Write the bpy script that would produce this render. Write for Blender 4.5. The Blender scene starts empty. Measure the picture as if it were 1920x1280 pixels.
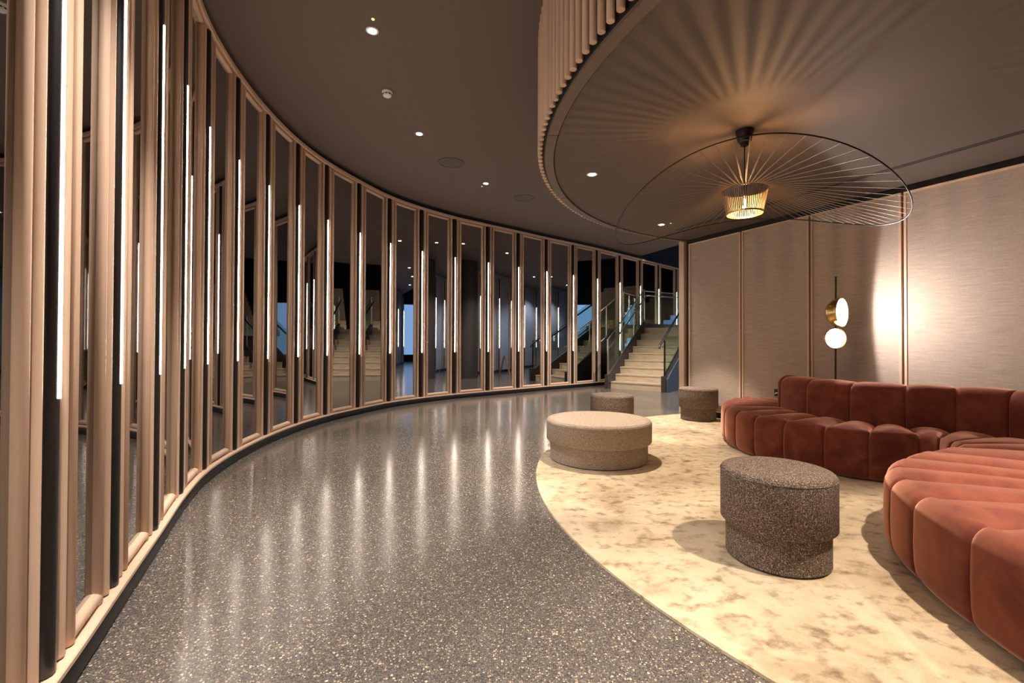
import bpy, bmesh, math, random
from mathutils import Vector, Matrix
random.seed(7)
scene = bpy.context.scene
COL = scene.collection
PI = math.pi

# ------------------------------------------------------------------ camera
cam_d = bpy.data.cameras.new('camera'); cam = bpy.data.objects.new('camera', cam_d); COL.objects.link(cam)
cam_d.sensor_width = 36.0; cam_d.lens = 16.0; cam_d.clip_start = 0.02; cam_d.clip_end = 200
cam_d.shift_y = -0.0026
cam.location = (0, 0, 1.08)
cam.rotation_mode = 'QUATERNION'
_m = Matrix.Rotation(math.radians(90.6), 4, 'X') @ Matrix.Rotation(math.radians(0.2), 4, 'Z')
cam.rotation_quaternion = _m.to_quaternion()
scene.camera = cam

# ------------------------------------------------------------------ world, exposure
w = bpy.data.worlds.new('world'); scene.world = w; w.use_nodes = True
w.node_tree.nodes['Background'].inputs[0].default_value = (0.55, 0.62, 0.8, 1)
w.node_tree.nodes['Background'].inputs[1].default_value = 0.05
vs = scene.view_settings
vs.view_transform = 'Standard'; vs.look = 'None'; vs.gamma = 1.0; vs.use_curve_mapping = False
vs.exposure = 0.5
WARM = (1.0, 0.83, 0.66); NEUT = (1.0, 0.90, 0.81); LEDC = (1.0, 0.86, 0.72); COOL = (0.52, 0.70, 1.0)
P_MAIN = 390.0      # watts of a downlight in the high ceiling
P_LOUNGE = 210.0    # watts of a downlight in the lounge ceiling
LED_STRENGTH = 26.0

def area_light(name, loc, rot, sx, sy, power, color):
    d = bpy.data.lights.new(name, 'AREA'); d.shape = 'RECTANGLE'; d.size = sx; d.size_y = sy
    d.energy = power; d.color = color
    o = bpy.data.objects.new(name, d); COL.objects.link(o); o.location = loc; o.rotation_euler = rot
    return o
# added bluish fill at the lobby's far end, in place of unseen daylight
area_light('lobby_fill', (17.6, 12.6, 1.9), (math.radians(90), 0, math.radians(90)), 7.0, 3.0, 75, (0.30, 0.55, 1.0))

# ------------------------------------------------------------------ helpers
def tag(o, label=None, cat=None, group=None, kind=None):
    if label: o['label'] = label
    if cat: o['category'] = cat
    if group: o['group'] = group
    if kind: o['kind'] = kind
    return o

def link(name, data, parent=None, loc=None):
    o = bpy.data.objects.new(name, data); COL.objects.link(o)
    if loc is not None: o.location = loc
    if parent is not None:
        o.parent = parent
        if parent.type == 'EMPTY':
            o.matrix_parent_inverse = Matrix.Translation(parent.location).inverted()
    return o

def empty(name, loc, label, cat, group=None):
    o = bpy.data.objects.new(name, None); COL.objects.link(o); o.location = loc; o.empty_display_size = 0.1
    return tag(o, label, cat, group)

def mesh(name, verts, faces, m, smooth=False):
    me = bpy.data.meshes.new(name); me.from_pydata([tuple(v) for v in verts], [], faces)
    me.materials.append(m)
    if smooth: me.shade_smooth()
    me.update()
    return me

def obj(name, verts, faces, m, parent=None, smooth=False, loc=None):
    return link(name, mesh(name, verts, faces, m, smooth), parent, loc)

def finish(me, angle=40):
    bm = bmesh.new(); bm.from_mesh(me)
    bmesh.ops.recalc_face_normals(bm, faces=bm.faces[:])
    for f in bm.faces: f.smooth = True
    for e in bm.edges:
        if len(e.link_faces) == 2 and e.calc_face_angle(0) > math.radians(angle): e.smooth = False
    bm.to_mesh(me); bm.free(); me.update()

class MB:
    def __init__(s): s.v = []; s.f = []
    def add(s, verts, faces):
        n = len(s.v); s.v += [tuple(v) for v in verts]; s.f += [tuple(i + n for i in f) for f in faces]; return s
    def box(s, c, ax, ay, az):
        """box from centre and three half-axis vectors"""
        c, ax, ay, az = map(Vector, (c, ax, ay, az))
        vs_ = [c + ax * i + ay * j + az * k for i in (-1, 1) for j in (-1, 1) for k in (-1, 1)]
        return s.add(vs_, [(0, 1, 3, 2), (4, 6, 7, 5), (0, 4, 5, 1), (2, 3, 7, 6), (0, 2, 6, 4), (1, 5, 7, 3)])
    def abox(s, x0, x1, y0, y1, z0, z1):
        return s.box(((x0 + x1) / 2, (y0 + y1) / 2, (z0 + z1) / 2), ((x1 - x0) / 2, 0, 0), (0, (y1 - y0) / 2, 0), (0, 0, (z1 - z0) / 2))
    def tube(s, pts, r, n=10, closed=False, caps=True):
        pts = [Vector(p) for p in pts]; N = len(pts); rs = r if isinstance(r, (list, tuple)) else [r] * N
        base = len(s.v); prev = None
        for i, p in enumerate(pts):
            a = pts[(i - 1) % N] if (closed or i > 0) else p
            b = pts[(i + 1) % N] if (closed or i < N - 1) else p
            t = (b - a).normalized()
            ref = Vector((0, 0, 1)) if abs(t.z) < 0.95 else Vector((1, 0, 0))
            u = t.cross(ref).normalized(); v = t.cross(u).normalized()
            for k in range(n):
                an = 2 * PI * k / n
                s.v.append(tuple(p + (u * math.cos(an) + v * math.sin(an)) * rs[i]))
        M = N if closed else N - 1
        for i in range(M):
            for k in range(n):
                a = base + i * n + k; b = base + i * n + (k + 1) % n
                c = base + ((i + 1) % N) * n + (k + 1) % n; d = base + ((i + 1) % N) * n + k
                s.f.append((a, b, c, d))
        if caps and not closed:
            s.f.append(tuple(base + k for k in range(n))[::-1]); s.f.append(tuple(base + (N - 1) * n + k for k in range(n)))
        return s
    def lathe(s, prof, n=32, c=(0, 0, 0), frame=None, ring=False):
        """prof: list of (r, h); frame: 3x3 columns (u, v, axis)"""
        base = len(s.v); c = Vector(c)
        U, V, A = frame if frame else (Vector((1, 0, 0)), Vector((0, 1, 0)), Vector((0, 0, 1)))
        for (r, h) in prof:
            for k in range(n):
                an = 2 * PI * k / n
                s.v.append(tuple(c + U * (r * math.cos(an)) + V * (r * math.sin(an)) + A * h))
        for i in range(len(prof) - 1):
            for k in range(n):
                a = base + i * n + k; b = base + i * n + (k + 1) % n
                s.f.append((a, b, b + n, a + n))
        m_ = base + (len(prof) - 1) * n
        if ring:
            for k in range(n): s.f.append((m_ + k, m_ + (k + 1) % n, base + (k + 1) % n, base + k))
        else:
            s.f.append(tuple(base + k for k in range(n))[::-1]); s.f.append(tuple(m_ + k for k in range(n)))
        return s
    def strip(s, path, sect, closed=False):
        """sweep a section (list of (offset to room, z)) along a 2D path of (point, normal)"""
        base = len(s.v); ns = len(sect)
        for (p, nrm) in path:
            for (o, z) in sect: s.v.append((p[0] + nrm[0] * o, p[1] + nrm[1] * o, z))
        for i in range(len(path) - 1):
            for k in range(ns):
                a = base + i * ns + k; b = base + i * ns + (k + 1) % ns
                s.f.append((a, b, b + ns, a + ns))
        s.f.append(tuple(base + k for k in range(ns))[::-1]); e = base + (len(path) - 1) * ns
        s.f.append(tuple(e + k for k in range(ns)))
        return s
    def mesh(s, name, m, angle=40):
        me = mesh(name, s.v, s.f, m); finish(me, angle); return me
    def build(s, name, m, parent=None, angle=40): return link(name, s.mesh(name, m, angle), parent)

def prism(poly, z0, z1):
    n = len(poly)
    v = [(x, y, z0) for x, y in poly] + [(x, y, z1) for x, y in poly]
    f = [tuple(range(n))[::-1], tuple(range(n, 2 * n))] + [(i, (i + 1) % n, n + (i + 1) % n, n + i) for i in range(n)]
    return MB().add(v, f)

def catmull(P, t):
    n = len(P) - 1; i = max(0, min(n - 1, int(math.floor(t)))); u = t - i
    p1 = P[i]; p2 = P[i + 1]
    p0 = P[i - 1] if i > 0 else (2 * p1[0] - p2[0], 2 * p1[1] - p2[1])
    p3 = P[i + 2] if i + 2 <= n else (2 * p2[0] - p1[0], 2 * p2[1] - p1[1])
    return tuple(0.5 * (2 * p1[k] + (-p0[k] + p2[k]) * u + (2 * p0[k] - 5 * p1[k] + 4 * p2[k] - p3[k]) * u * u + (-p0[k] + 3 * p1[k] - 3 * p2[k] + p3[k]) * u ** 3) for k in (0, 1))

ORD = ['zeroth', 'first', 'second', 'third', 'fourth', 'fifth', 'sixth', 'seventh', 'eighth', 'ninth', 'tenth', 'eleventh', 'twelfth',
       'thirteenth', 'fourteenth', 'fifteenth', 'sixteenth', 'seventeenth', 'eighteenth', 'nineteenth', 'twentieth', 'twenty-first', 'twenty-second', 'twenty-third']

# ------------------------------------------------------------------ materials
def mat(name, color=(0.5, 0.5, 0.5), rough=0.5, metal=0.0, spec=0.5):
    m = bpy.data.materials.new(name); m.use_nodes = True
    b = m.node_tree.nodes['Principled BSDF']
    b.inputs['Base Color'].default_value = (*color, 1); b.inputs['Roughness'].default_value = rough
    b.inputs['Metallic'].default_value = metal; b.inputs['Specular IOR Level'].default_value = spec
    return m
def nt(m): return m.node_tree.nodes, m.node_tree.links, m.node_tree.nodes['Principled BSDF']
def coords(m, scale=(1, 1, 1), kind='Object', rotz=0):
    N, L, _ = nt(m); tc = N.new('ShaderNodeTexCoord'); mp = N.new('ShaderNodeMapping')
    mp.inputs['Scale'].default_value = scale; mp.inputs['Rotation'].default_value = (0, 0, rotz)
    L.new(tc.outputs[kind], mp.inputs['Vector']); return mp.outputs[0]
def noise(m, vec, scale, detail=3, rough=0.55, dist=0.0):
    N, L, _ = nt(m); n = N.new('ShaderNodeTexNoise'); n.inputs['Scale'].default_value = scale
    n.inputs['Detail'].default_value = detail; n.inputs['Roughness'].default_value = rough; n.inputs['Distortion'].default_value = dist
    L.new(vec, n.inputs['Vector']); return n.outputs['Fac']
def ramp(m, fac, stops, interp='LINEAR'):
    N, L, _ = nt(m); r = N.new('ShaderNodeValToRGB'); cr = r.color_ramp; cr.interpolation = interp
    while len(cr.elements) < len(stops): cr.elements.new(0.5)
    for e, (p, c) in zip(cr.elements, stops): e.position = p; e.color = (*c, 1)
    L.new(fac, r.inputs[0]); return r.outputs[0]
def mix(m, fac, a, b, mode='MIX'):
    N, L, _ = nt(m); x = N.new('ShaderNodeMix'); x.data_type = 'RGBA'; x.blend_type = mode
    for sock, val in ((x.inputs[0], fac), (x.inputs[6], a), (x.inputs[7], b)):
        if isinstance(val, (int, float)): sock.default_value = val
        elif isinstance(val, tuple): sock.default_value = (*val, 1)
        else: L.new(val, sock)
    return x.outputs[2]
def bump(m, fac, strength=0.2, dist=0.01):
    N, L, b = nt(m); bp = N.new('ShaderNodeBump'); bp.inputs['Strength'].default_value = strength; bp.inputs['Distance'].default_value = dist
    L.new(fac, bp.inputs['Height']); L.new(bp.outputs[0], b.inputs['Normal'])
def setc(m, c): N, L, b = nt(m); L.new(c, b.inputs['Base Color'])
def emis(name, color, strength):
    m = mat(name, (0.8, 0.8, 0.8)); b = m.node_tree.nodes['Principled BSDF']
    b.inputs['Emission Color'].default_value = (*color, 1); b.inputs['Emission Strength'].default_value = strength
    return m

def wood_mat(name, a, b_, grain_axis='Z'):
    m = mat(name, a, 0.5)
    sc = {'Z': (60, 60, 2.2), 'X': (2.2, 60, 60)}[grain_axis]
    v = coords(m, sc); f = noise(m, v, 1.0, 4, 0.6, 0.6)
    v2 = coords(m, (1.3, 1.3, 0.5)); f2 = noise(m, v2, 1.6, 2)
    c = ramp(m, f, [(0.3, b_), (0.62, a)])
    N, L, _ = nt(m); oi = N.new('ShaderNodeObjectInfo')
    tint = ramp(m, oi.outputs['Random'], [(0.0, (0.86, 0.84, 0.82)), (1.0, (1.06, 1.03, 1.0))])
    c2 = mix(m, 1.0, c, tint, 'MULTIPLY')
    c3 = mix(m, 1.0, c2, ramp(m, f2, [(0.3, (0.9, 0.88, 0.86)), (0.7, (1, 1, 1))]), 'MULTIPLY')
    setc(m, c3); bump(m, f, 0.08, 0.002); return m
M_WOOD = wood_mat('pale_wood', (0.70, 0.515, 0.385), (0.63, 0.455, 0.335))
M_WOODR = wood_mat('pale_wood_rail', (0.70, 0.515, 0.385), (0.64, 0.465, 0.34), 'X')
M_BLACK = mat('matt_black', (0.008, 0.007, 0.007), 0.6)
M_TUBE = mat('black_tube', (0.012, 0.010, 0.010), 0.35)
M_SKIRT = mat('black_skirting', (0.008, 0.007, 0.007), 0.42, spec=0.3)
M_MIRROR = mat('tinted_mirror', (0.42, 0.41, 0.41), 0.015, 1.0)
M_LED = emis('led_strip', LEDC, LED_STRENGTH)
M_CEIL = mat('ceiling_brown', (0.150, 0.113, 0.097), 0.75, spec=0.25)
_f = noise(M_CEIL, coords(M_CEIL), 260, 2); bump(M_CEIL, _f, 0.06, 0.001)
M_CEIL2 = mat('lounge_ceiling_brown', (0.115, 0.090, 0.079), 0.62, spec=0.3)
M_FASCIA = mat('fascia_bronze', (0.13, 0.095, 0.075), 0.5)
M_METALD = mat('dark_metal', (0.03, 0.026, 0.024), 0.35, 0.8)
M_RIBBON = mat('ribbon_brown', (0.20, 0.15, 0.105), 0.45)
M_STEEL = mat('brushed_steel', (0.55, 0.53, 0.50), 0.28, 1.0)
M_BRASS = mat('brushed_brass', (0.72, 0.48, 0.17), 0.28, 1.0)
M_WHITEP = mat('white_plastic', (0.88, 0.84, 0.80), 0.4)
M_SOCK = mat('socket_black', (0.012, 0.012, 0.012), 0.35)

# terrazzo
M_FLOOR = mat('terrazzo', (0.1, 0.1, 0.1), 0.16)
def _terr(m):
    N, L, b = nt(m); v = coords(m)
    def vor(scale):
        n = N.new('ShaderNodeTexVoronoi'); n.inputs['Scale'].default_value = scale; L.new(v, n.inputs['Vector']); return n
    a = vor(75); a2 = vor(135); a3 = vor(300)
    wn = N.new('ShaderNodeSeparateColor'); L.new(a.outputs['Color'], wn.inputs[0])
    wn2 = N.new('ShaderNodeSeparateColor'); L.new(a2.outputs['Color'], wn2.inputs[0])
    wn3 = N.new('ShaderNodeSeparateColor'); L.new(a3.outputs['Color'], wn3.inputs[0])
    base = ramp(m, wn3.outputs[0], [(0.0, (0.045, 0.039, 0.036)), (0.6, (0.100, 0.086, 0.076)), (1.0, (0.18, 0.155, 0.13))])
    small = ramp(m, wn2.outputs[0], [(0.0, (0.03, 0.028, 0.028)), (0.35, (0.08, 0.072, 0.068)), (0.7, (0.12, 0.105, 0.09)), (0.9, (0.34, 0.28, 0.20)), (1.0, (0.50, 0.43, 0.33))])
    big = ramp(m, wn.outputs[1], [(0.0, (0.05, 0.045, 0.044)), (0.5, (0.12, 0.10, 0.09)), (0.8, (0.36, 0.28, 0.18)), (1.0, (0.55, 0.47, 0.36))])
    def less(n, thr):
        q = N.new('ShaderNodeMath'); q.operation = 'LESS_THAN'; q.inputs[1].default_value = thr; L.new(n.outputs['Distance'], q.inputs[0]); return q.outputs[0]
    def gate(sock, thr):
        q = N.new('ShaderNodeMath'); q.operation = 'GREATER_THAN'; q.inputs[1].default_value = thr; L.new(sock, q.inputs[0]); return q.outputs[0]
    def mul(p, q_):
        q = N.new('ShaderNodeMath'); q.operation = 'MULTIPLY'; L.new(p, q.inputs[0]); L.new(q_, q.inputs[1]); return q.outputs[0]
    c = mix(m, less(a2, 0.42), base, small)
    c = mix(m, mul(less(a, 0.34), gate(wn.outputs[0], 0.62)), c, big)
    setc(m, c)
    n = noise(m, v, 1.3, 3)
    r = N.new('ShaderNodeMapRange'); r.inputs['To Min'].default_value = 0.12; r.inputs['To Max'].default_value = 0.21
    L.new(n, r.inputs[0]); L.new(r.outputs[0], b.inputs['Roughness'])
_terr(M_FLOOR)

# rug
M_RUG = mat('cream_rug', (0.6, 0.5, 0.36), 0.95, spec=0.1)
def _rug(m):
    N, L, b = nt(m)
    v = coords(m); f = noise(m, v, 2.4, 6, 0.66, 0.3)
    v2 = coords(m, (1.0, 1.25, 1)); f2 = noise(m, v2, 11.0, 5, 0.64, 0.1)
    v3 = coords(m); f3 = noise(m, v3, 300, 2)
    c = ramp(m, f, [(0.34, (0.42, 0.315, 0.195)), (0.48, (0.61, 0.49, 0.325)), (0.66, (0.70, 0.595, 0.43))])
    c2 = ramp(m, f2, [(0.32, (0.42, 0.36, 0.30)), (0.49, (0.94, 0.93, 0.91)), (1.0, (1, 1, 1))])
    c = mix(m, 1.0, c, c2, 'MULTIPLY')
    c = mix(m, 1.0, c, ramp(m, f3, [(0.3, (0.78, 0.76, 0.74)), (0.6, (1, 1, 1))]), 'MULTIPLY')
    setc(m, c); bump(m, f3, 0.5, 0.006)
    b.inputs['Sheen Weight'].default_value = 0.3; b.inputs['Sheen Roughness'].default_value = 0.5
_rug(M_RUG)

# woven wall fabric, object x runs along the wall
M_CLOTH = mat('woven_wallcloth', (0.4, 0.33, 0.28), 0.85, spec=0.2)
def _cloth(m):
    v = coords(m, (5, 5, 260)); f = noise(m, v, 1.0, 3, 0.6)
    v2 = coords(m, (120, 120, 60)); f2 = noise(m, v2, 1.0, 2)
    c = ramp(m, f, [(0.28, (0.33, 0.265, 0.225)), (0.5, (0.44, 0.36, 0.305)), (0.75, (0.55, 0.455, 0.385))])
    c = mix(m, 1.0, c, ramp(m, f2, [(0.3, (0.9, 0.9, 0.9)), (0.7, (1, 1, 1))]), 'MULTIPLY')
    setc(m, c); bump(m, f, 0.12, 0.002)
_cloth(M_CLOTH)

def velvet(name, dark, light):
    m = mat(name, dark, 0.85, spec=0.15); N, L, b = nt(m)
    f = noise(m, coords(m), 5.0, 4, 0.6, 0.8); f2 = noise(m, coords(m), 900, 1)
    c = ramp(m, f, [(0.35, dark), (0.68, light)])
    setc(m, c); bump(m, f2, 0.12, 0.001)
    b.inputs['Sheen Weight'].default_value = 1.0; b.inputs['Sheen Roughness'].default_value = 0.42
    b.inputs['Sheen Tint'].default_value = (1.0, 0.49, 0.34, 1)
    return m
M_VELVET = velvet('rust_velvet', (0.115, 0.027, 0.020), (0.205, 0.058, 0.036))

def tweed(name, lo, mid, hi, scale):
    m = mat(name, mid, 0.95, spec=0.1)
    v = coords(m); f = noise(m, v, scale, 3, 0.75); f2 = noise(m, v, scale * 0.45, 2)
    c = ramp(m, f, [(0.36, lo), (0.48, mid), (0.54, mid), (0.64, hi)])
    c = mix(m, 1.0, c, ramp(m, f2, [(0.3, (0.75, 0.73, 0.72)), (0.65, (1, 1, 1))]), 'MULTIPLY')
    setc(m, c); bump(m, f, 0.5, 0.006); return m
M_TWEED = tweed('brown_tweed', (0.035, 0.026, 0.021), (0.15, 0.112, 0.09), (0.62, 0.53, 0.43), 200)
M_TWEED2 = tweed('beige_basketweave', (0.25, 0.20, 0.16), (0.47, 0.39, 0.32), (0.70, 0.61, 0.51), 170)
def _weave(m):
    N, L, b = nt(m); v = coords(m)
    wv = N.new('ShaderNodeTexWave'); wv.bands_direction = 'Z'; wv.inputs['Scale'].default_value = 32; L.new(v, wv.inputs['Vector'])
    old = b.inputs['Base Color'].links[0].from_socket
    c = mix(m, 1.0, old, ramp(m, wv.outputs['Fac'], [(0.1, (0.72, 0.70, 0.68)), (0.6, (1.05, 1.05, 1.05))]), 'MULTIPLY'); setc(m, c)
_weave(M_TWEED2)

M_STONE = mat('beige_stair_tile', (0.50, 0.40, 0.28), 0.45)
_f = noise(M_STONE, coords(M_STONE, (1, 1, 3)), 6, 4); setc(M_STONE, ramp(M_STONE, _f, [(0.3, (0.44, 0.34, 0.23)), (0.7, (0.56, 0.45, 0.32))]))
M_STRING = mat('dark_stringer', (0.035, 0.028, 0.026), 0.4)
M_SLATE = mat('blue_grey_plaster', (0.06, 0.07, 0.09), 0.6)
M_PALE = mat('pale_lobby_panel', (0.45, 0.46, 0.50), 0.5)
M_DARKW = mat('dark_plaster', (0.05, 0.043, 0.04), 0.7)
M_BULBG = emis('bulb_filament', (1.0, 0.62, 0.25), 160)
M_DISC = emis('lamp_diffuser', (1.0, 0.95, 0.90), 30)
M_DISC2 = emis('globe_diffuser', (1.0, 0.95, 0.90), 14)
M_DL = emis('downlight_lens', (1.0, 0.90, 0.78), 40)
M_GREEN = emis('indicator_green', (0.55, 0.65, 0.12), 0.8)
M_YELLOW = mat('sign_yellow', (0.62, 0.45, 0.02), 0.5)
M_ORANGE = mat('sign_orange', (0.55, 0.22, 0.03), 0.5)

def clear_glass(name, tint, gl=0.08):
    m = bpy.data.materials.new(name); m.use_nodes = True; N = m.node_tree.nodes; L = m.node_tree.links; N.clear()
    o = N.new('ShaderNodeOutputMaterial'); t = N.new('ShaderNodeBsdfTransparent'); g = N.new('ShaderNodeBsdfGlossy'); x = N.new('ShaderNodeMixShader')
    t.inputs[0].default_value = (*tint, 1); g.inputs['Roughness'].default_value = 0.02; x.inputs[0].default_value = gl
    L.new(t.outputs[0], x.inputs[1]); L.new(g.outputs[0], x.inputs[2]); L.new(x.outputs[0], o.inputs[0]); return m
M_GLASS = clear_glass('balustrade_glass', (0.80, 0.90, 0.86), 0.12)
M_BGLASS = clear_glass('bulb_glass', (1.0, 0.93, 0.82), 0.05)

# ------------------------------------------------------------------ plan of the room
LED = [(-1.30, -2.05), (-1.02, -1.45), (-0.90, -0.85), (-0.90, -0.25), (-0.99, 0.33), (-1.14, 0.87), (-1.346, 1.357), (-1.585, 1.85), (-1.853, 2.402), (-2.131, 2.969), (-2.363, 3.54),
       (-2.518, 4.183), (-2.602, 4.857), (-2.612, 5.563), (-2.526, 6.224), (-2.324, 6.939), (-2.052, 7.66), (-1.641, 8.30), (-1.115, 8.904), (-0.494, 9.47),
       (0.147, 10.02), (0.809, 10.61), (1.508, 11.19), (2.214, 11.80), (2.975, 12.52), (3.74, 13.25), (4.52, 14.0), (5.36, 14.8), (6.2, 15.6)]
_L0 = LED[:]
for _i in range(len(_L0)):
    _a = Vector(_L0[max(0, _i - 1)]); _b = Vector(_L0[min(len(_L0) - 1, _i + 1)]); _t = (_b - _a).normalized()
    LED[_i] = (_L0[_i][0] - _t.y * 0.034, _L0[_i][1] + _t.x * 0.034)
FIRST = 6          # index of the tube seen at the left edge of the picture
Z_CEIL = 3.65; Z_LOUNGE = 2.70; Z_SILL = 0.10; Z_HEAD = 3.52
Z_LED0 = 0.912; Z_LED1 = 2.762
def tangent(P, i):
    a = Vector(P[max(0, i - 1)]); b = Vector(P[min(len(P) - 1, i + 1)]); return (b - a).normalized()
def wall_path(P, sub=6, t0=0, t1=None):
    out = []; n = len(P) - 1; t1 = n if t1 is None else t1; K = int((t1 - t0) * sub)
    for k in range(K + 1):
        t = t0 + (t1 - t0) * k / K
        a = Vector(catmull(P, max(0, t - 0.02))); b = Vector(catmull(P, min(n, t + 0.02))); d = (b - a).normalized()
        out.append((catmull(P, min(t, n - 1e-6)), (d.y, -d.x)))
    return out
WP = wall_path(LED)

# floor, ceilings and outer walls
def structure(o): o['kind'] = 'structure'; return o
structure(obj('floor', [(-7, -6, 0), (18, -6, 0), (18, 22, 0), (-7, 22, 0)], [(0, 1, 2, 3)], M_FLOOR))
cp = [(-7, -6), (18, -6), (18, 10.8), (4.66, 10.8), (2.59, 16.4), (2.59, 22), (-7, 22)]
structure(prism(cp, Z_CEIL, Z_CEIL + 0.25).build('ceiling', M_CEIL))
structure(prism([(2, 10), (18, 10), (18, 22), (2, 22)], 6.0, 6.2).build('ceiling_stairwell', M_SLATE))
structure(MB().abox(-7, 18, -6.2, -6.0, 0, 4).build('wall_back', M_DARKW))
structure(MB().abox(17.8, 18.0, -6, 22, 0, 6).build('wall_lobby_end', M_DARKW))
structure(MB().abox(-7, 18, 21.8, 22, 0, 6).build('wall_far', M_SLATE))

# ------------------------------------------------------------------ left wall: backing, sill, head, posts
wl = structure(MB().strip(WP, [(-0.034, 0), (-0.034, Z_CEIL), (-0.2, Z_CEIL), (-0.2, 0)]).build('wall_left', M_BLACK))
MB().strip(WP, [(-0.03, 0.078), (0.048, 0.078), (0.052, 0.082), (0.052, 0.096), (0.048, Z_SILL), (-0.03, Z_SILL)]).build('sill', M_WOODR, wl)
MB().strip(WP, [(-0.03, Z_HEAD), (0.036, Z_HEAD), (0.040, Z_HEAD + 0.004), (0.040, 3.566), (0.036, 3.57), (-0.03, 3.57)]).build('head_rail', M_WOODR, wl)
structure(MB().strip(WP, [(-0.02, 0.0), (0.034, 0.0), (0.046, 0.006), (0.050, 0.02), (0.050, 0.05), (0.044, 0.068), (0.036, 0.0775), (-0.02, 0.0775)]).build('baseboard_left', M_SKIRT))

OFF1, OFF2, RP = 0.078, 0.146, 0.0250
Zb, Zt = Z_SILL + 0.004, Z_HEAD - 0.004
post_me = MB().lathe([(RP - 0.004, 0), (RP, 0.004), (RP, Zt - Zb - 0.004), (RP - 0.004, Zt - Zb)], 18).mesh('post', M_WOOD)
frame_me = MB().lathe([(RP * 0.9, 0), (RP, 0.004), (RP, Zt - Zb - 0.004), (RP * 0.9, Zt - Zb)], 18).mesh('frame_post', M_WOOD)
house_me = MB().lathe([(0.031, 0), (0.033, 0.004), (0.033, Zt - Zb - 0.004), (0.031, Zt - Zb)], 20).mesh('housing', M_TUBE)
rail_me = MB().tube([(-0.5, 0, 0), (0.5, 0, 0)], 0.025, 14).mesh('frame_rail', M_WOODR)
strip_v = []
for z in (Z_LED0, Z_LED1):
    for a in (-90, -60, -30, 0, 30, 60, 90):
        strip_v.append((0.0305 + 0.0065 * math.cos(math.radians(a)), 0.0085 * math.sin(math.radians(a)), z))
strip_f = [(i, i + 1, i + 8, i + 7) for i in range(6)] + [(6, 0, 7, 13), tuple(range(7))[::-1], tuple(range(7, 14))]
led_me = mesh('led_strip', strip_v, strip_f, M_LED); finish(led_me)

def tube_label(k):
    if k == 1: return 'black floor-to-ceiling tube with glowing white strip, nearest, at the left edge'
    return 'black floor-to-ceiling tube with glowing white strip, %s from the left' % ORD[k]
def mirror_label(k):
    if k == 0: return 'dark mirror panel in pale wood frame cut off by the left edge of the picture'
    return 'dark tinted mirror panel framed in pale wood, between the %s and %s light tubes' % (ORD[k], ORD[k + 1])
NL = len(LED)
for i, p in enumerate(LED):
    t = tangent(LED, i); n = Vector((t.y, -t.x)); k = i - FIRST + 1
    for s in (-1, 1):
        o = link('post', post_me, wl); o.location = (p[0] + t.x * OFF1 * s, p[1] + t.y * OFF1 * s, Zb); o.rotation_euler.z = random.uniform(0, 6)
    lab = tube_label(k) if 1 <= k <= 22 else ('black tube with glowing white strip outside the picture, %s beyond its left edge' % ORD[1 - k] if k < 1 else 'black tube with glowing white strip hidden behind the panelled wall end')
    e = empty('light_tube', (p[0], p[1], Z_SILL), lab, 'light', 'vertical light tubes along the curved wall')
    ang = math.atan2(n.y, n.x)
    o = link('housing', house_me, e); o.location = (p[0], p[1], Zb)
    o = link('led_strip', led_me, e); o.location = (p[0], p[1], 0); o.rotation_euler.z = ang
    o['label'] = 'glowing white strip'
for i in range(NL - 1):
    k = i - FIRST + 1
    ta = tangent(LED, i); tb = tangent(LED, i + 1)
    A = Vector(LED[i]) + ta * OFF2; B = Vector(LED[i + 1]) - tb * OFF2; mid = (A + B) / 2; d = (B - A); ln = d.length; d.normalize(); n = Vector((d.y, -d.x))
    lab = mirror_label(k) if 0 <= k <= 22 else 'dark mirror panel in pale wood frame outside the picture, %s beyond its left edge' % ORD[-k]
    e = empty('mirror_panel', (mid.x, mid.y, Z_SILL), lab, 'mirror', 'framed mirror panels along the curved wall')
    for q in (A, B):
        o = link('frame_post', frame_me, e); o.location = (q.x, q.y, Zb); o.rotation_euler.z = random.uniform(0, 6)
    for z in (Zb + 0.025, Zt - 0.025):
        o = link('frame_rail', rail_me, e); o.location = (mid.x, mid.y, z); o.scale.x = ln; o.rotation_euler.z = math.atan2(d.y, d.x)
    MB().box((mid.x - n.x * 0.004, mid.y - n.y * 0.004, (Zb + Zt) / 2), (d.x * (ln / 2 - 0.005), d.y * (ln / 2 - 0.005), 0), (n.x * 0.003, n.y * 0.003, 0), (0, 0, (Zt - Zb) / 2 - 0.02)).build('pane', M_MIRROR, e)

# ------------------------------------------------------------------ right wall with woven panels
WD = Vector((0.4516, -0.8922)); WN = Vector((-0.8922, -0.4516)); W0 = Vector((2.755, 7.085)); PW = 0.916
WANG = math.atan2(WD.y, WD.x)
def wpt(s, off=0.0): q = W0 + WD * s + WN * off; return (q.x, q.y)
def wbox(mb, s0, s1, o0, o1, z0, z1):
    c = W0 + WD * ((s0 + s1) / 2) + WN * ((o0 + o1) / 2)
    return mb.box((c.x, c.y, (z0 + z1) / 2), (WD.x * (s1 - s0) / 2, WD.y * (s1 - s0) / 2, 0), (WN.x * (o1 - o0) / 2, WN.y * (o1 - o0) / 2, 0), (0, 0, (z1 - z0) / 2))
SEND = 9.0
wr = structure(wbox(MB(), -0.07, SEND, -0.25, -0.03, 0, Z_CEIL).build('wall_right', M_BLACK))
structure(wbox(MB(), -0.03, SEND, -0.03, -0.006, 0, 0.09).build('baseboard_right', M_SKIRT))
def local_box(x0, x1, y0, y1, z0, z1): return MB().abox(x0, x1, y0, y1, z0, z1)
pw = PW - 0.022
cloth_me = local_box(0.022, pw - 0.022, -0.03, -0.004, 0.10, 2.625).mesh('wall_panel', M_CLOTH)
fr = MB()
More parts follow.
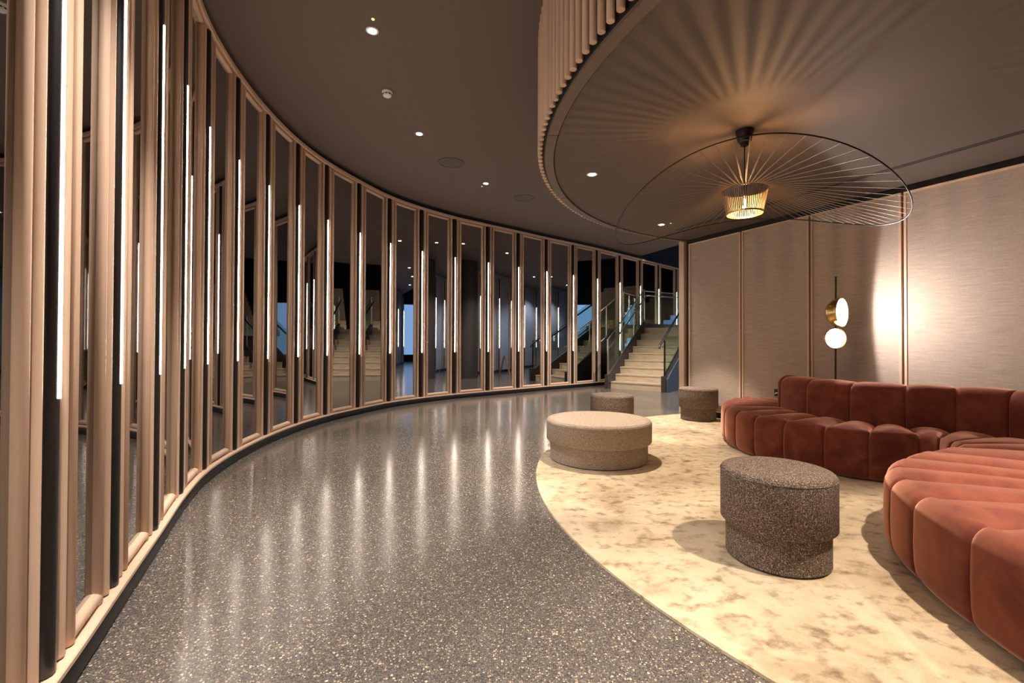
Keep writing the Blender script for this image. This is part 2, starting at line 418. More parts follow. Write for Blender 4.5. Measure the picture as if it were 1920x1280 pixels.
fr.abox(0, 0.022, -0.03, 0.006, 0.09, 2.64).abox(pw - 0.022, pw, -0.03, 0.006, 0.09, 2.64).abox(0.022, pw - 0.022, -0.03, 0.006, 2.622, 2.64).abox(0.022, pw - 0.022, -0.03, 0.006, 0.09, 0.105)
frame2_me = fr.mesh('panel_frame', M_WOOD)
for k in range(9):
    x, y = wpt(k * PW)
    p = link('wall_panel', cloth_me, wr); p.location = (x, y, 0); p.rotation_euler.z = WANG + PI; p.scale.x = -1
    f = link('panel_frame', frame2_me, wr); f.parent = p
# pale wood post that closes the wall at the stairs
wbox(MB(), -0.20, -0.10, -0.26, 0.0, 0, 2.72).build('end_post', M_WOOD, wr)

# ------------------------------------------------------------------ lounge drum: ceiling disc, rods, fascia
DC = Vector((3.985, 3.67)); DR = 3.755
def arc_angles():
    f = DC - W0; s0 = f.dot(WD); dist2 = f.length_squared - s0 * s0; h = math.sqrt(DR * DR - dist2)
    pa = W0 + WD * (s0 - h) - DC; pb = W0 + WD * (s0 + h) - DC
    a = math.atan2(pa.y, pa.x); b = math.atan2(pb.y, pb.x)
    if b < a: b += 2 * PI
    return a, b
A0, A1 = arc_angles()
def ring_poly(r, n=140): return [(DC.x + r * math.cos(A0 + (A1 - A0) * k / n), DC.y + r * math.sin(A0 + (A1 - A0) * k / n)) for k in range(n + 1)]
structure(prism(ring_poly(DR - 0.125), Z_LOUNGE, Z_LOUNGE + 0.05).build('ceiling_lounge', M_CEIL2))
drum = empty('ceiling_drum', (DC.x, DC.y, Z_LOUNGE), 'round ceiling bulkhead clad in pale vertical wooden rods above the lounge', 'bulkhead')
def arc_path(r, a0, a1, n): return [((DC.x + r * math.cos(a0 + (a1 - a0) * k / n), DC.y + r * math.sin(a0 + (a1 - a0) * k / n)), (math.cos(a0 + (a1 - a0) * k / n), math.sin(a0 + (a1 - a0) * k / n))) for k in range(n + 1)]
MB().strip(arc_path(DR - 0.03, A0, A1, 160), [(0, Z_LOUNGE + 0.01), (0, Z_CEIL), (-0.1, Z_CEIL), (-0.1, Z_LOUNGE + 0.01)]).build('drum_shell', M_BLACK, drum)
nseg = 8; gap = 0.0012
for k in range(nseg):
    a = A0 + (A1 - A0) * k / nseg + gap; b = A0 + (A1 - A0) * (k + 1) / nseg - gap
    MB().strip(arc_path(DR - 0.075, a, b, 22), [(-0.04, Z_LOUNGE - 0.012), (0.036, Z_LOUNGE - 0.012), (0.036, Z_LOUNGE + 0.02), (-0.04, Z_LOUNGE + 0.02)]).build('fascia_segment', M_FASCIA, drum)
RODL = Z_CEIL - Z_LOUNGE - 0.01
rod_me = MB().lathe([(0.019, 0), (0.022, 0.003), (0.022, RODL)], 16).mesh('rod', M_WOOD)
nrod = int((A1 - A0) * DR / 0.0855)
for k in range(nrod + 1):
    a = A0 + (A1 - A0) * k / nrod
    o = link('rod', rod_me, drum); o.location = (DC.x + DR * math.cos(a), DC.y + DR * math.sin(a), Z_LOUNGE + 0.01); o.rotation_euler.z = random.uniform(0, 6)

# linear air diffuser in the lounge ceiling
e = empty('slot_diffuser', (3.1, 4.9, Z_LOUNGE - 0.001), 'long black linear slot diffuser in the lounge ceiling beside the panelled wall', 'vent')
sd = (Vector((3.87, 3.428)) - Vector((2.317, 6.503))).normalized(); sn = Vector((sd.y, -sd.x))
for j in (-1, 0, 1):
    c = Vector((2.33, 6.48)) + sd * 3.1 + sn * (0.028 * j)
    MB().box((c.x, c.y, Z_LOUNGE - 0.001), (sd.x * 3.1, sd.y * 3.1, 0), (sn.x * 0.007, sn.y * 0.007, 0), (0, 0, 0.0009)).build('slot', M_BLACK, e)

# ------------------------------------------------------------------ staircase
SL = Vector((2.41, 11.08)); RUN = Vector((0.62, 0.7846)); ACR = Vector((0.7846, -0.62)); RISE, TREAD, SW, NS = 0.17, 0.26, 1.29, 9
stair = empty('staircase', (SL.x, SL.y, 0), 'beige stone staircase with glass balustrades beyond the end of the panelled wall', 'staircase')
def P3(o, a, r, z): q = o + ACR * a + RUN * r; return Vector((q.x, q.y, z))
def sbox(mb, o, a0, a1, r0, r1, z0, z1):
    c = P3(o, (a0 + a1) / 2, (r0 + r1) / 2, (z0 + z1) / 2); A = ACR * ((a1 - a0) / 2); R = RUN * ((r1 - r0) / 2)
    return mb.box(c, (A.x, A.y, 0), (R.x, R.y, 0), (0, 0, (z1 - z0) / 2))
for k in range(NS):
    m_ = MB(); sbox(m_, SL, 0, SW, k * TREAD, (k + 1) * TREAD + 0.3, max(0, k * RISE - 0.1), (k + 1) * RISE - 0.03)
    sbox(m_, SL, 0, SW, k * TREAD - 0.012, (k + 1) * TREAD + 0.3, (k + 1) * RISE - 0.03, (k + 1) * RISE)
    m_.build('step', M_STONE, stair)
ZL = NS * RISE
TOP = SL + RUN * (NS * TREAD)
land = [tuple(SL + RUN * ((NS - 1) * TREAD + 0.25)), tuple(SL + ACR * SW + RUN * ((NS - 1) * TREAD + 0.25)), (6.3, 11.6), (7.0, 12.6), (5.35, 13.85), (3.86, 12.92)]
prism(land, ZL - 0.22, ZL - 0.001).build('landing', M_STONE, stair)
# stringers
def side_prism(a0, a1, prof, name, m):
    v = [P3(SL, a0, r, z) for r, z in prof] + [P3(SL, a1, r, z) for r, z in prof]; n = len(prof)
    f = [tuple(range(n)), tuple(range(n, 2 * n))[::-1]] + [(i, (i + 1) % n, n + (i + 1) % n, n + i) for i in range(n)]
    return MB().add(v, f).build(name, m, stair)
LEN = (NS - 1) * TREAD + 0.1
sl = RISE / TREAD
side_prism(-0.09, -0.002, [(-0.16, 0), (LEN, 0), (LEN, LEN * sl + 0.30), (-0.02, 0.34), (-0.16, 0.34)], 'stringer', M_STRING)
side_prism(SW + 0.002, SW + 0.10, [(-0.16, 0), (LEN, 0), (LEN, LEN * sl + 0.30), (-0.02, 0.36), (-0.16, 0.36)], 'stringer', M_STRING)
side_prism(SW + 0.101, SW + 0.13, [(-0.10, 0), (LEN + 1.0, 0), (LEN + 1.0, LEN * sl + 0.2), (LEN, LEN * sl + 0.2), (-0.10, 0.30)], 'side_wall', M_SLATE)
# glass guards
def quad_slab(pts, th, name, m, parent):
    p = [Vector(q) for q in pts]; nrm = (p[1] - p[0]).cross(p[3] - p[0]).normalized() * th / 2
    v = [q + nrm for q in p] + [q - nrm for q in p]
    return MB().add(v, [(0, 1, 2, 3), (7, 6, 5, 4), (0, 4, 5, 1), (1, 5, 6, 2), (2, 6, 7, 3), (3, 7, 4, 0)]).build(name, m, parent)
def zs(r): return 0.32 + max(0, r) * sl
def guard(a, rs, parent, rail_mat):
    for r0, r1 in zip(rs[:-1], rs[1:]):
        quad_slab([P3(SL, a, r0 + 0.01, zs(r0)), P3(SL, a, r1 - 0.01, zs(r1)), P3(SL, a, r1 - 0.01, zs(r1) + 0.86), P3(SL, a, r0 + 0.01, zs(r0) + 0.86)], 0.012, 'glass_panel', M_GLASS, parent)
        MB().tube([P3(SL, a, r1, zs(r1) - 0.02), P3(SL, a, r1, zs(r1) + 0.88)], 0.016, 8).build('baluster', M_STEEL, parent)
guard(-0.046, [-0.06, 0.70, 1.45, LEN], stair, M_STEEL)
MB().tube([P3(SL, -0.046, -0.07, 0.30), P3(SL, -0.046, -0.07, 1.20)], 0.022, 10).build('newel_post', M_STEEL, stair)
MB().tube([P3(SL, -0.046, -0.06, zs(0) + 0.87), P3(SL, -0.046, LEN, zs(LEN) + 0.87)], 0.016, 8).build('top_rail', M_STEEL, stair)
MB().tube([P3(SL, 0.02, -0.16, 0.98), P3(SL, 0.02, -0.06, zs(0) + 0.70), P3(SL, 0.02, LEN, zs(LEN) + 0.70)], 0.02, 10).build('handrail', M_STEEL, stair)
MB().tube([P3(SL, -0.046, -0.05, zs(0) + 0.012), P3(SL, -0.046, LEN, zs(LEN) + 0.012)], 0.02, 8).build('glass_channel', M_STEEL, stair)
# landing guard
g0 = P3(SL, -0.046, LEN, 0); g1 = Vector((4.55, 13.35, 0)); g2 = Vector((5.35, 13.85, 0))
for a, b in ((g0, g1), (g1, g2)):
    za = ZL - 0.02
    d = (b - a); n = Vector((-d.y, d.x, 0)).normalized() * 0.04
    MB().box(((a.x + b.x) / 2, (a.y + b.y) / 2, za + 0.02), tuple(d / 2), tuple(n), (0, 0, 0.13)).build('landing_kerb', M_STRING, stair)
    quad_slab([(a.x, a.y, za + 0.15), (b.x, b.y, za + 0.15), (b.x, b.y, za + 1.06), (a.x, a.y, za + 1.06)], 0.012, 'glass_panel', M_GLASS, stair)
MB().tube([(g0.x, g0.y, ZL + 1.05), (g1.x, g1.y, ZL + 1.05), (g2.x, g2.y, ZL + 1.05)], 0.016, 8).build('top_rail', M_STEEL, stair)
q0 = P3(SL, 0.03, LEN, ZL + 0.92)
MB().tube([q0, (g1.x + 0.06, g1.y - 0.09, ZL + 0.92), (g2.x + 0.05, g2.y - 0.1, ZL + 0.92)], 0.018, 8).build('handrail', M_STEEL, stair)
MB().tube([(g0.x, g0.y, ZL - 0.05), (g0.x, g0.y, ZL + 1.05)], 0.018, 8).build('baluster', M_STEEL, stair)
# right guard
guard(SW + 0.05, [-0.06, 1.0, LEN], stair, M_METALD)
MB().tube([P3(SL, SW + 0.05, -0.07, 0.30), P3(SL, SW + 0.05, -0.07, 1.16)], 0.02, 10).build('newel_post', M_METALD, stair)
MB().tube([P3(SL, SW - 0.02, -0.20, 0.98), P3(SL, SW - 0.02, -0.16, 1.06), P3(SL, SW - 0.02, LEN, zs(LEN) + 0.74)], 0.024, 10).build('handrail', M_METALD, stair)
for r in (-0.05, 0.95): MB().tube([P3(SL, SW + 0.05, r, zs(r) + 0.70), P3(SL, SW - 0.02, r, zs(r) + 0.70)], 0.008, 6).build('rail_bracket', M_METALD, stair)
# upper flight, seen reflected
UL = Vector((5.6, 12.3)); ur = Vector((0.83, 0.557)); ua = Vector((0.557, -0.83))
for k in range(10):
    c = UL + ur * (k * 0.26 + 0.25) + ua * 0.2
    MB().box((c.x, c.y, ZL + (k + 0.5) * RISE), (ua.x * 0.65, ua.y * 0.65, 0), (ur.x * 0.25, ur.y * 0.25, 0), (0, 0, RISE / 2)).build('upper_step', M_STONE, stair)

# ------------------------------------------------------------------ lobby behind the lounge wall (seen in the mirrors)
LB = [(4.1, 8.0), (5.0, 8.05), (5.95, 8.12), (6.9, 8.28), (7.85, 8.58), (8.9, 8.98), (10.2, 9.42), (11.4, 9.88), (12.7, 10.3), (14.0, 10.8)]
LBr = LB[::-1]
LP = wall_path(LBr)
lob = structure(MB().strip(LP, [(-0.04, 0), (-0.04, Z_CEIL), (-0.2, Z_CEIL), (-0.2, 0)]).build('wall_lobby', M_PALE))
structure(MB().strip(LP, [(-0.02, 0), (0.03, 0), (0.03, 0.09), (-0.02, 0.09)]).build('baseboard_lobby', M_SKIRT))
for i, p in enumerate(LBr[:-1]):
    t = tangent(LBr, i); n = Vector((t.y, -t.x))
    e = empty('light_tube', (p[0], p[1], 0.1), 'black glowing tube on the pale lobby wall, %s from the dark column' % ORD[len(LBr) - 1 - i], 'light', 'light tubes on the lobby wall')
    o = link('housing', house_me, e); o.location = (p[0], p[1], Zb)
    o = link('led_strip', led_me, e); o.location = (p[0], p[1], 0); o.rotation_euler.z = math.atan2(n.y, n.x); o['label'] = 'glowing white strip'
    for s in (-1, 1):
        o = link('post', post_me, lob); o.location = (p[0] + t.x * OFF1 * s, p[1] + t.y * OFF1 * s, Zb)
structure(MB().lathe([(0.34, 0), (0.34, Z_CEIL)], 28, (4.15, 8.05, 0)).build('column_lobby', M_DARKW))
structure(MB().abox(3.1, 4.1, 7.4, 7.9, 0, Z_CEIL).build('wall_lobby_return', M_DARKW))
# folding floor sign
e = empty('floor_sign', (6.35, 8.62, 0), 'yellow folding floor sign standing in the lobby, seen reflected in a mirror', 'sign')
for s in (-1, 1):
    bd = MB().box((6.35, 8.62 + 0.10 * s, 0.32), (0.14, 0, 0), (0, 0.008, 0), (0, -0.08 * s, 0.32)).build('board', M_ORANGE, e)
    v = [(6.28, 8.632 + 0.11 * s, 0.24), (6.42, 8.632 + 0.11 * s, 0.24), (6.35, 8.632 + 0.075 * s, 0.42)]
    MB().add([(a, b - 0.003 + 0.006 * s, c) for a, b, c in v] + [(a, b - 0.006, c) for a, b, c in v], [(0, 1, 2), (5, 4, 3), (0, 3, 4, 1), (1, 4, 5, 2), (2, 5, 3, 0)]).build('warning_triangle', M_YELLOW, bd)

# ------------------------------------------------------------------ ceiling fittings
def downlight(x, y, z, label, power, color, size=78, blend=0.6, ind=None, r=0.044):
    e = empty('downlight', (x, y, z), label, 'downlight', 'recessed ceiling downlights')
    MB().lathe([(r * 0.78, -0.002), (r, -0.004), (r + 0.008, -0.001), (r + 0.008, 0.002), (r * 0.78, 0.002)], 28, (x, y, z), ring=True).build('trim_ring', M_WHITEP, e)
    MB().lathe([(0.0005, -0.0035), (r * 0.76, -0.0035), (r * 0.76, 0.001), (0.0005, 0.001)], 24, (x, y, z)).build('lens', M_DL, e)
    if ind:
        MB().lathe([(0.0005, -0.006), (0.012, -0.005), (0.014, 0.0), (0.0005, 0.0)], 14, (ind[0], ind[1], z)).build('indicator', M_GREEN, e)
    d = bpy.data.lights.new('downlight_lamp', 'SPOT'); d.energy = power; d.color = color; d.spot_size = math.radians(size); d.spot_blend = blend; d.shadow_soft_size = 0.035
    o = link('lamp', d, e); o.location = (x, y, z - 0.03)
downlight(-1.16, 3.722, Z_CEIL, 'bright recessed downlight with green indicator, nearest in the high ceiling', P_MAIN, NEUT, 64, 0.7, (-1.112, 3.585))
downlight(-1.148, 5.563, Z_CEIL, 'small recessed downlight between the smoke detector and the first round grille', P_MAIN, NEUT, 64, 0.7)
downlight(-0.429, 7.288, Z_CEIL, 'small recessed downlight between the two round ceiling grilles', P_MAIN, NEUT, 64, 0.7, (-0.50, 7.42))
downlight(-0.75, 1.95, Z_CEIL, 'added fill downlight above the picture, over the near floor', P_MAIN * 1.25, NEUT, 72, 0.7)  # added out of view to light the near floor and wood posts
downlight(-0.3, 0.1, Z_CEIL, 'added fill downlight above the camera', P_MAIN * 1.25, NEUT, 72, 0.7)  # unseen lamp added to brighten the near wood wall
downlight(0.2, -1.9, Z_CEIL, 'recessed downlight behind the camera', P_MAIN, NEUT, 64, 0.7)
downlight(0.76, 4.337, Z_LOUNGE, 'small recessed downlight in the lounge ceiling above the large beige pouf', P_LOUNGE * 1.35, WARM, 64, 0.35)
downlight(2.02, 6.156, Z_LOUNGE, 'small recessed downlight in the lounge ceiling near the corner by the stairs', P_LOUNGE * 1.5, WARM, 62, 0.35, (2.12, 6.08))
downlight(2.08, 1.42, Z_LOUNGE, 'recessed downlight above the picture, over the near sofa end', P_LOUNGE * 1.45, WARM, 82, 0.35)
downlight(3.35, 1.35, Z_LOUNGE, 'recessed downlight above the picture, over the sofa', P_LOUNGE * 1.2, WARM, 80, 0.35)
for _k, (_x, _y) in enumerate(((5.6, 9.5), (7.6, 10.0), (10.2, 10.4))):
    downlight(_x, _y, Z_CEIL, 'recessed downlight in the lobby ceiling, %s from the dark round column' % ORD[_k + 1], 200, (0.72, 0.84, 1.0), 120, 0.6)
downlight(3.6, 12.2, 5.99, 'recessed downlight high over the stairs', 900, WARM, 60, 0.5)
downlight(2.9, 9.3, Z_CEIL, 'added fill downlight in the high ceiling before the stairs, hidden by the bulkhead', P_MAIN, NEUT, 110, 0.7)  # added where the drum hides it, lifts the dark far end
downlight(1.6, 8.5, Z_CEIL, 'added fill downlight in the high ceiling behind the far side of the bulkhead', P_MAIN, NEUT, 110, 0.7)  # extra lamp put behind the drum to brighten the far wall

e = empty('smoke_detector', (-1.285, 4.628, Z_CEIL), 'white domed smoke detector on the high ceiling', 'detector')
SDX = (-1.285, 4.628, Z_CEIL)
MB().lathe([(0.052, 0), (0.052, -0.012), (0.044, -0.018)], 26, SDX).build('base', M_WHITEP, e)
vn = MB().lathe([(0.044, -0.018), (0.046, -0.030), (0.045, -0.036)], 26, SDX).build('vents', M_WHITEP, e)
for k in range(8):
    a = 2 * PI * k / 8
    MB().box((SDX[0] + 0.0445 * math.cos(a), SDX[1] + 0.0445 * math.sin(a), Z_CEIL - 0.034), (-0.012 * math.sin(a), 0.012 * math.cos(a), 0), (0.003 * math.cos(a), 0.003 * math.sin(a), 0), (0, 0, 0.004)).build('slot', M_BLACK, vn)
MB().lathe([(0.045, -0.036), (0.040, -0.046), (0.028, -0.053), (0.001, -0.055)], 26, SDX).build('dome', M_WHITEP, e)
M_GRILLE = mat('speaker_grille', (0.085, 0.068, 0.06), 0.7)
for (x, y, lab) in ((-0.874, 6.451, 'round brown ceiling grille left of the small middle downlight'), (0.198, 8.005, 'round brown ceiling grille beside the rod-clad bulkhead')):
    e = empty('ceiling_speaker', (x, y, Z_CEIL), lab, 'speaker', 'round ceiling grilles')
    MB().lathe([(0.165, -0.003), (0.170, -0.010), (0.182, -0.010), (0.188, -0.002), (0.165, -0.001)], 40, (x, y, Z_CEIL), ring=True).build('rim', M_CEIL2, e)
    MB().lathe([(0.001, -0.005), (0.165, -0.004), (0.165, -0.001), (0.001, -0.001)], 40, (x, y, Z_CEIL)).build('grille', M_GRILLE, e)

# ------------------------------------------------------------------ pendant lamp
PX, PY = 1.759, 3.437
pend = empty('pendant_lamp', (PX, PY, Z_LOUNGE), 'large black wire pendant lamp with wide ring and glowing ribbed basket', 'lamp')
MB().lathe([(0.066, 0), (0.066, -0.004), (0.046, -0.085), (0.030, -0.092), (0.028, -0.115), (0.001, -0.118)], 28, (PX, PY, Z_LOUNGE)).build('canopy', M_METALD, pend)
MB().tube([(PX, PY, Z_LOUNGE - 0.11), (PX, PY, 2.235)], 0.0045, 8).build('cord', M_BLACK, pend)
MB().lathe([(0.018, 2.30), (0.02, 2.29), (0.02, 2.215), (0.014, 2.20)], 16, (PX, PY, 0)).build('socket', M_METALD, pend)
bulb = MB().lathe([(0.012, 2.205), (0.018, 2.19), (0.034, 2.155), (0.036, 2.13), (0.026, 2.105), (0.002, 2.097)], 20, (PX, PY, 0)).build('bulb', M_BGLASS, pend)
fl = MB()
for k in range(5):
    a = 2 * PI * k / 5
    fl.tube([(PX + 0.006 * math.cos(a), PY + 0.006 * math.sin(a), 2.185), (PX + 0.011 * math.cos(a), PY + 0.011 * math.sin(a), 2.115)], 0.0022, 6)
fl.build('filament', M_BULBG, bulb)
RT, RB, ZT, ZB = 0.160, 0.124, 2.245, 2.065
def ringpt(a):
    return Vector((PX + 0.953 * math.cos(a), PY + 0.953 * math.sin(a), 2.10 - 0.013 * 0.953 * math.cos(a) - 0.101 * math.cos(2 * a) + 0.127 * math.sin(2 * a)))
MB().tube([ringpt(2 * PI * k / 120) for k in range(120)], 0.0042, 8, closed=True).build('outer_ring', M_METALD, pend)
MB().tube([(PX + RT * math.cos(2 * PI * k / 48), PY + RT * math.sin(2 * PI * k / 48), ZT) for k in range(48)], 0.003, 6, closed=True).build('basket_top_hoop', M_METALD, pend)
MB().lathe([(RB, ZB), (RB + 0.003, ZB), (RB + 0.004, ZB + 0.012), (RB + 0.001, ZB + 0.012)], 48, (PX, PY, 0), ring=True).build('basket_bottom_hoop', M_BRASS, pend)
NR = 64
for k in range(NR):
    a = 2 * PI * (k + 0.5) / NR; t = Vector((-math.sin(a), math.cos(a), 0)); rr = Vector((math.cos(a), math.sin(a), 0)); c = Vector((PX, PY, 0))
    q = ringpt(a)
    line = [(c + rr * RB + Vector((0, 0, ZB)), 0.0026, rr), (c + rr * RT + Vector((0, 0, ZT)), 0.0042, rr * 0.6 + Vector((0, 0, 0.8))), ((c + rr * RT + Vector((0, 0, ZT))).lerp(q, 0.25), 0.0058, Vector((0, 0, 1))), (q, 0.0018, Vector((0, 0, 1)))]
    v = []; 
    for (p_, hw, nn) in line:
        nn = nn.normalized() * 0.0006
        v += [p_ + t * hw + nn, p_ - t * hw + nn, p_ - t * hw - nn, p_ + t * hw - nn]
    f = [(0, 1, 2, 3), (15, 14, 13, 12)]
    for s in range(3):
        for j in range(4): f.append((s * 4 + j, s * 4 + (j + 1) % 4, s * 4 + 4 + (j + 1) % 4, s * 4 + 4 + j))
    MB().add(v, f).build('ribbon', M_RIBBON, pend)
d = bpy.data.lights.new('pendant_bulb', 'POINT'); d.energy = 3.6; d.color = (1.0, 0.58, 0.27); d.shadow_soft_size = 0.003
for k in range(7):
    o = link('lamp', d, pend); o.location = (PX, PY, 2.07 + 0.0185 * k)

# ------------------------------------------------------------------ floor lamp behind the sofa
FX, FY = 3.335, 4.70
flamp = empty('floor_lamp', (FX, FY, 0), 'slim black floor lamp with brass dome shade and glowing round discs behind the sofa', 'lamp')
MB().tube([(FX, FY, 0.02), (FX + 0.012, FY, 1.785)], 0.0085, 10).build('pole', M_BLACK, flamp)
MB().lathe([(0.14, 0.0), (0.145, 0.006), (0.14, 0.02), (0.012, 0.024)], 32, (FX, FY, 0)).build('base', M_BLACK, flamp)
def frame_for(n):
    n = Vector(n).normalized(); u = n.cross(Vector((0, 0, 1))).normalized(); v = n.cross(u); return (u, v, n)
def bowl(c, n, r, name, lens_mat, deep):
    fr_ = frame_for(n); pr = []
    for k in range(13):
        a = PI / 2 * k / 12; pr.append((max(0.001, r * math.sin(a)), -deep * math.cos(a)))
    pr.append((r, 0.012)); pr.append((r - 0.004, 0.012)); pr.append((r - 0.004, 0.0))
    sh = MB().lathe(pr, 40, c, fr_).build(name, M_BRASS, flamp)
    MB().lathe([(0.001, 0.004), (r - 0.012, 0.002), (r - 0.005, -0.004), (r - 0.005, -0.008), (0.001, -0.008)], 36, c, fr_).build('diffuser', lens_mat, sh)
n1 = Vector((0.56, -0.83, 0)).normalized(); c1 = Vector((FX + 0.035, FY - 0.04, 1.41))
bowl(c1, n1, 0.148, 'dome_shade', M_DISC, 0.135)
n2 = Vector((-0.02, -1.0, 0)).normalized(); c2 = Vector((FX - 0.03, FY - 0.045, 1.145))
bowl(c2, n2, 0.108, 'lower_dome_shade', M_DISC2, 0.09)
d = bpy.data.lights.new('dome_lamp', 'SPOT'); d.energy = 40; d.color = (1.0, 0.88, 0.80); d.spot_size = math.radians(168); d.spot_blend = 0.10; d.shadow_soft_size = 0.028
o = link('lamp', d, flamp); o.location = c1 + n1 * 0.018
o.rotation_euler = (-n1).to_track_quat('Z', 'Y').to_euler()

# ------------------------------------------------------------------ rug
RC, RR = (3.885, 3.53), 3.69
rp = []
for k in range(161):
    a = 2 * PI * k / 160; x = RC[0] + RR * math.cos(a); y = RC[1] + RR * math.sin(a)
    off = (Vector((x, y)) - W0).dot(WN)
    if off < 0.02: x += WN.x * (0.02 - off); y += WN.y * (0.02 - off)
    rp.append((x, y))
rp = rp[:-1]
rug = prism(rp, 0.001, 0.013).build('rug', M_RUG); tag(rug, 'large round cream mottled rug under the sofa and poufs', 'rug')

# ------------------------------------------------------------------ poufs
def pouf(name, x, y, r, rb, h, m, label):
    e = empty(name, (x, y, 0.016), label, 'pouf', None)
    z0 = 0.0165; rc = 0.028
    MB().lathe([(rb - 0.01, 0), (rb, 0.008), (rb, 0.170), (rb - 0.02, 0.18)], 56, (x, y, z0)).build('plinth', m, e)
    pr = [(rb - 0.01, 0.172), (r - 0.008, 0.172), (r, 0.182), (r, h - rc - z0)]
    for k in range(1, 7):
        a = PI / 2 * k / 6; pr.append((r - rc + rc * math.cos(a), h - rc - z0 + rc * math.sin(a)))
    pr += [(r * 0.6, h - z0 + 0.003), (0.002, h - z0 + 0.004)]
    cu = MB().lathe(pr, 64, (x, y, z0)).build('cushion', m, e)
    MB().tube([(x + (r - 0.001) * math.cos(2 * PI * k / 64), y + (r - 0.001) * math.sin(2 * PI * k / 64), h - rc + 0.004) for k in range(64)], 0.0028, 6, closed=True).build('seam', m, cu)
pouf('pouf', 0.81, 4.27, 0.482, 0.447, 0.385, M_TWEED2, 'large low beige woven round pouf on the rug')
pouf('pouf', 1.337, 2.304, 0.258, 0.233, 0.46, M_TWEED, 'tall brown tweed round pouf nearest the camera, in front of the sofa')
pouf('pouf', 1.235, 5.62, 0.262, 0.236, 0.46, M_TWEED, 'brown tweed pouf half hidden behind the large beige pouf')
pouf('pouf', 2.655, 6.49, 0.262, 0.237, 0.46, M_TWEED, 'brown tweed pouf beside the panelled wall near the stairs')

# ------------------------------------------------------------------ serpentine sofa
EC = Vector((3.03, 4.95)); EC2 = Vector((3.05, 1.74))
O = [(3.55, 5.42), (3.38, 5.68), (3.12, 5.82), (2.84, 5.76), (2.60, 5.56), (2.42, 5.27), (2.30, 4.94), (2.25, 4.60), (2.27, 4.29), (2.385, 4.02), (2.56, 3.75), (2.77, 3.54),
     (3.06, 3.42), (3.07, 3.28), (3.01, 3.15), (2.96, 3.06), (2.86, 2.99), (2.62, 2.92), (2.34, 2.77), (2.10, 2.57), (1.925, 2.33), (1.80, 2.06), (1.70, 1.71), (1.68, 1.33), (1.80, 0.98), (2.05, 0.72), (2.40, 0.60)]
def cap(c, r, target): dv = (Vector(target) - c).normalized() * r; return tuple(c + dv)
I = [cap(EC, 0.11, O[k]) for k in range(7)] + [(2.92, 4.76), (2.90, 4.55), (2.945, 4.33), (3.03, 4.12), (3.15, 3.945), (3.29, 3.79), (3.53, 3.66), (3.67, 3.42), (3.75, 3.15), (3.70, 2.85),
     (3.42, 2.40), (3.22, 2.12), (3.10, 2.0), (3.0, 1.90)] + [cap(EC2, 0.11, O[k]) for k in range(21, 27)]
sofa = empty('sofa', (2.9, 3.4, 0.016), 'serpentine channelled velvet sofa in rust red, curving across the rug', 'sofa')
def arcpts(cx, cz, r, a0, a1, n): return [(cx + r * math.cos(math.radians(a0 + (a1 - a0) * k / n)), cz + r * math.sin(math.radians(a0 + (a1 - a0) * k / n))) for k in range(n + 1)]
def seat_prof(D, dl):
    top = 0.415 - dl; R = 0.085
    p = [(0.06 + dl, 0.022), (0.03 + dl, 0.028), (0.008 + dl, 0.06), (dl, 0.11), (dl - 0.003, 0.20)]
    p += [(R + dl + (x - R), z) for x, z in arcpts(R, top - R, R, 180, 90, 7)]
    for q in (0.25, 0.5, 0.75): p.append((R + dl + (D - R - dl) * q, top + 0.010 * math.sin(PI * q) - 0.018 * q))
    p += [(D, top - 0.03), (D, 0.05)]
    return p
def back_prof(D, dl):
    top = 0.745 - dl; R = 0.10
    p = [(dl, 0.25), (dl - 0.004, 0.45), (dl, 0.55)] + [(R + dl + (x - R), z) for x, z in arcpts(R, top - R, R, 180, 90, 7)]
    p += [(D - dl - (R - (x - 0)) if False else (D - dl - R + x), z) for x, z in arcpts(0, top - R, R, 90, 0, 7)] + [(D - dl, 0.35), (D - dl, 0.03)]
    return p
def cap_prof(D, dl):
    top = 0.745 - dl; R = 0.10
    return [(dl, 0.25), (dl - 0.003, 0.45), (dl, 0.55)] + [(R + dl + (x - R), z) for x, z in arcpts(R, top - R, R, 180, 90, 7)] + [(D, top), (D, 0.2)]
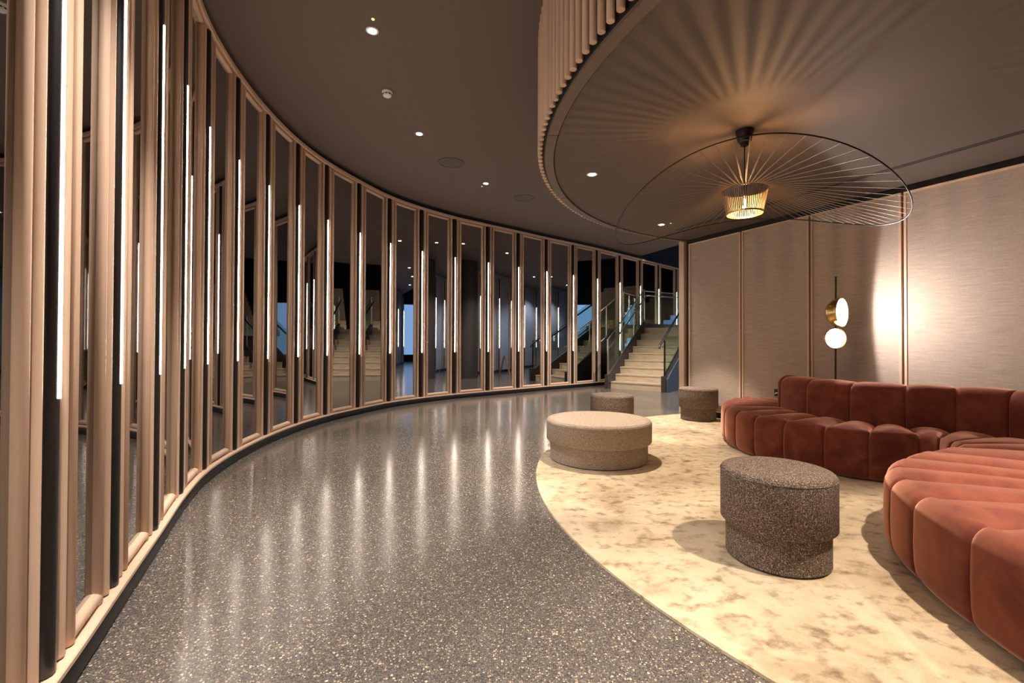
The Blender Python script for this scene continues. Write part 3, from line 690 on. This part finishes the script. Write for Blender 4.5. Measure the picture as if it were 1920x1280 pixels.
def module(name, OF, IF, t0, t1, prof, parent, m, nu=17, rr=0.020, ext=0.0, dome=0.012):
    us = [0.5 - 0.5 * math.cos(PI * k / (nu - 1)) for k in range(nu)]
    wo = (Vector(OF(t1)) - Vector(OF(t0))).length; wi = (Vector(IF(t1)) - Vector(IF(t0))).length
    rows = []
    for u in us:
        t = t0 + (t1 - t0) * u; o_ = Vector(OF(t)); i_ = Vector(IF(t)); dv = (i_ - o_); D = dv.length; dv.normalize(); D += ext
        row = []
        base = prof(D, 0.0)
        full = prof(D, 1e-3)
        for (q0, z0), (q1, z1) in zip(base, full):
            f = max(0, min(1, q0 / D)); wl_ = wo + (wi - wo) * f
            r_ = min(rr, 0.42 * wl_); e_ = min(u, 1 - u) * wl_
            dl = 0.0 if e_ >= r_ else r_ - math.sqrt(max(0, r_ * r_ - (r_ - e_) ** 2))
            dl += (dome if q0 > 0.07 else 0.009) * (abs(2 * u - 1) ** 2.4 - 0.25)
            q = q0 + (q1 - q0) * 1e3 * dl; z = z0 + (z1 - z0) * 1e3 * dl
            row.append((o_.x + dv.x * q, o_.y + dv.y * q, z))
        rows.append(row)
    nv = len(rows[0]); v = [p for r in rows for p in r]; f = []
    for a in range(nu - 1):
        for b in range(nv - 1):
            f.append((a * nv + b, a * nv + b + 1, (a + 1) * nv + b + 1, (a + 1) * nv + b))
        f.append((a * nv + nv - 1, a * nv, (a + 1) * nv, (a + 1) * nv + nv - 1))
    f.append(tuple(range(nv))); f.append(tuple((nu - 1) * nv + b for b in range(nv))[::-1])
    me = mesh(name, v, f, m); finish(me, 55)
    return link(name, me, parent)
Of = lambda t: catmull(O, t); If = lambda t: catmull(I, t)
for k in range(len(O) - 1):
    module('seat_channel', Of, If, k, k + 1, seat_prof, sofa, M_VELVET, ext=0.05, dome=0.038)
BK = [(2.898, 4.93), (2.891, 4.49), (3.045, 4.115), (3.29, 3.81), (3.54, 3.63), (3.70, 3.40), (3.775, 3.08), (3.70, 2.74), (3.46, 2.40), (3.20, 2.10), (2.98, 1.86)]
TH = 0.265
def bn(t):
    a = Vector(catmull(BK, max(0, t - 0.03))); b = Vector(catmull(BK, min(len(BK) - 1, t + 0.03))); d_ = (b - a).normalized(); return Vector((-d_.y, d_.x))
Bf = lambda t: catmull(BK, t)
Br = lambda t: tuple(Vector(catmull(BK, t)) + bn(t) * TH)
for k in range(len(BK) - 1):
    module('backrest_channel', Bf, Br, k, k + 1, back_prof, sofa, M_VELVET)
# rounded ends of the backrest
def end_cap(t, sgn):
    c = (Vector(Bf(t)) + Vector(Br(t))) / 2; n_ = bn(t); a0 = math.atan2(-n_.y, -n_.x)
    fo = lambda s: (c.x + TH / 2 * math.cos(a0 + sgn * s), c.y + TH / 2 * math.sin(a0 + sgn * s))
    fi = lambda s: (c.x + 0.004 * math.cos(a0 + sgn * s), c.y + 0.004 * math.sin(a0 + sgn * s))
    for s in range(2): module('backrest_end', fo, fi, s * PI / 2, (s + 1) * PI / 2, cap_prof, sofa, M_VELVET, rr=0.02)
end_cap(0, -1); end_cap(len(BK) - 1, 1)

# ------------------------------------------------------------------ wall socket with plug
sx, sy = wpt(1.42, -0.002)
e = empty('wall_socket', (sx, sy, 0.34), 'black double wall socket with a white plug, low on the panelled wall', 'socket')
def lb(s0, s1, o0, o1, z0, z1): return wbox(MB(), s0, s1, o0, o1, z0, z1)
lb(1.38, 1.54, -0.004, 0.010, 0.42, 0.51).build('plate', M_SOCK, e)
lb(1.47, 1.515, 0.010, 0.045, 0.435, 0.475).build('plug', M_WHITEP, e)
a_ = W0 + WD * 1.47 + WN * 0.035; b_ = W0 + WD * 1.43 + WN * 0.05; c_ = W0 + WD * 1.405 + WN * 0.03
MB().tube([(a_.x, a_.y, 0.46), (b_.x, b_.y, 0.47), (c_.x, c_.y, 0.45)], 0.006, 8).build('cable', M_WHITEP, e)
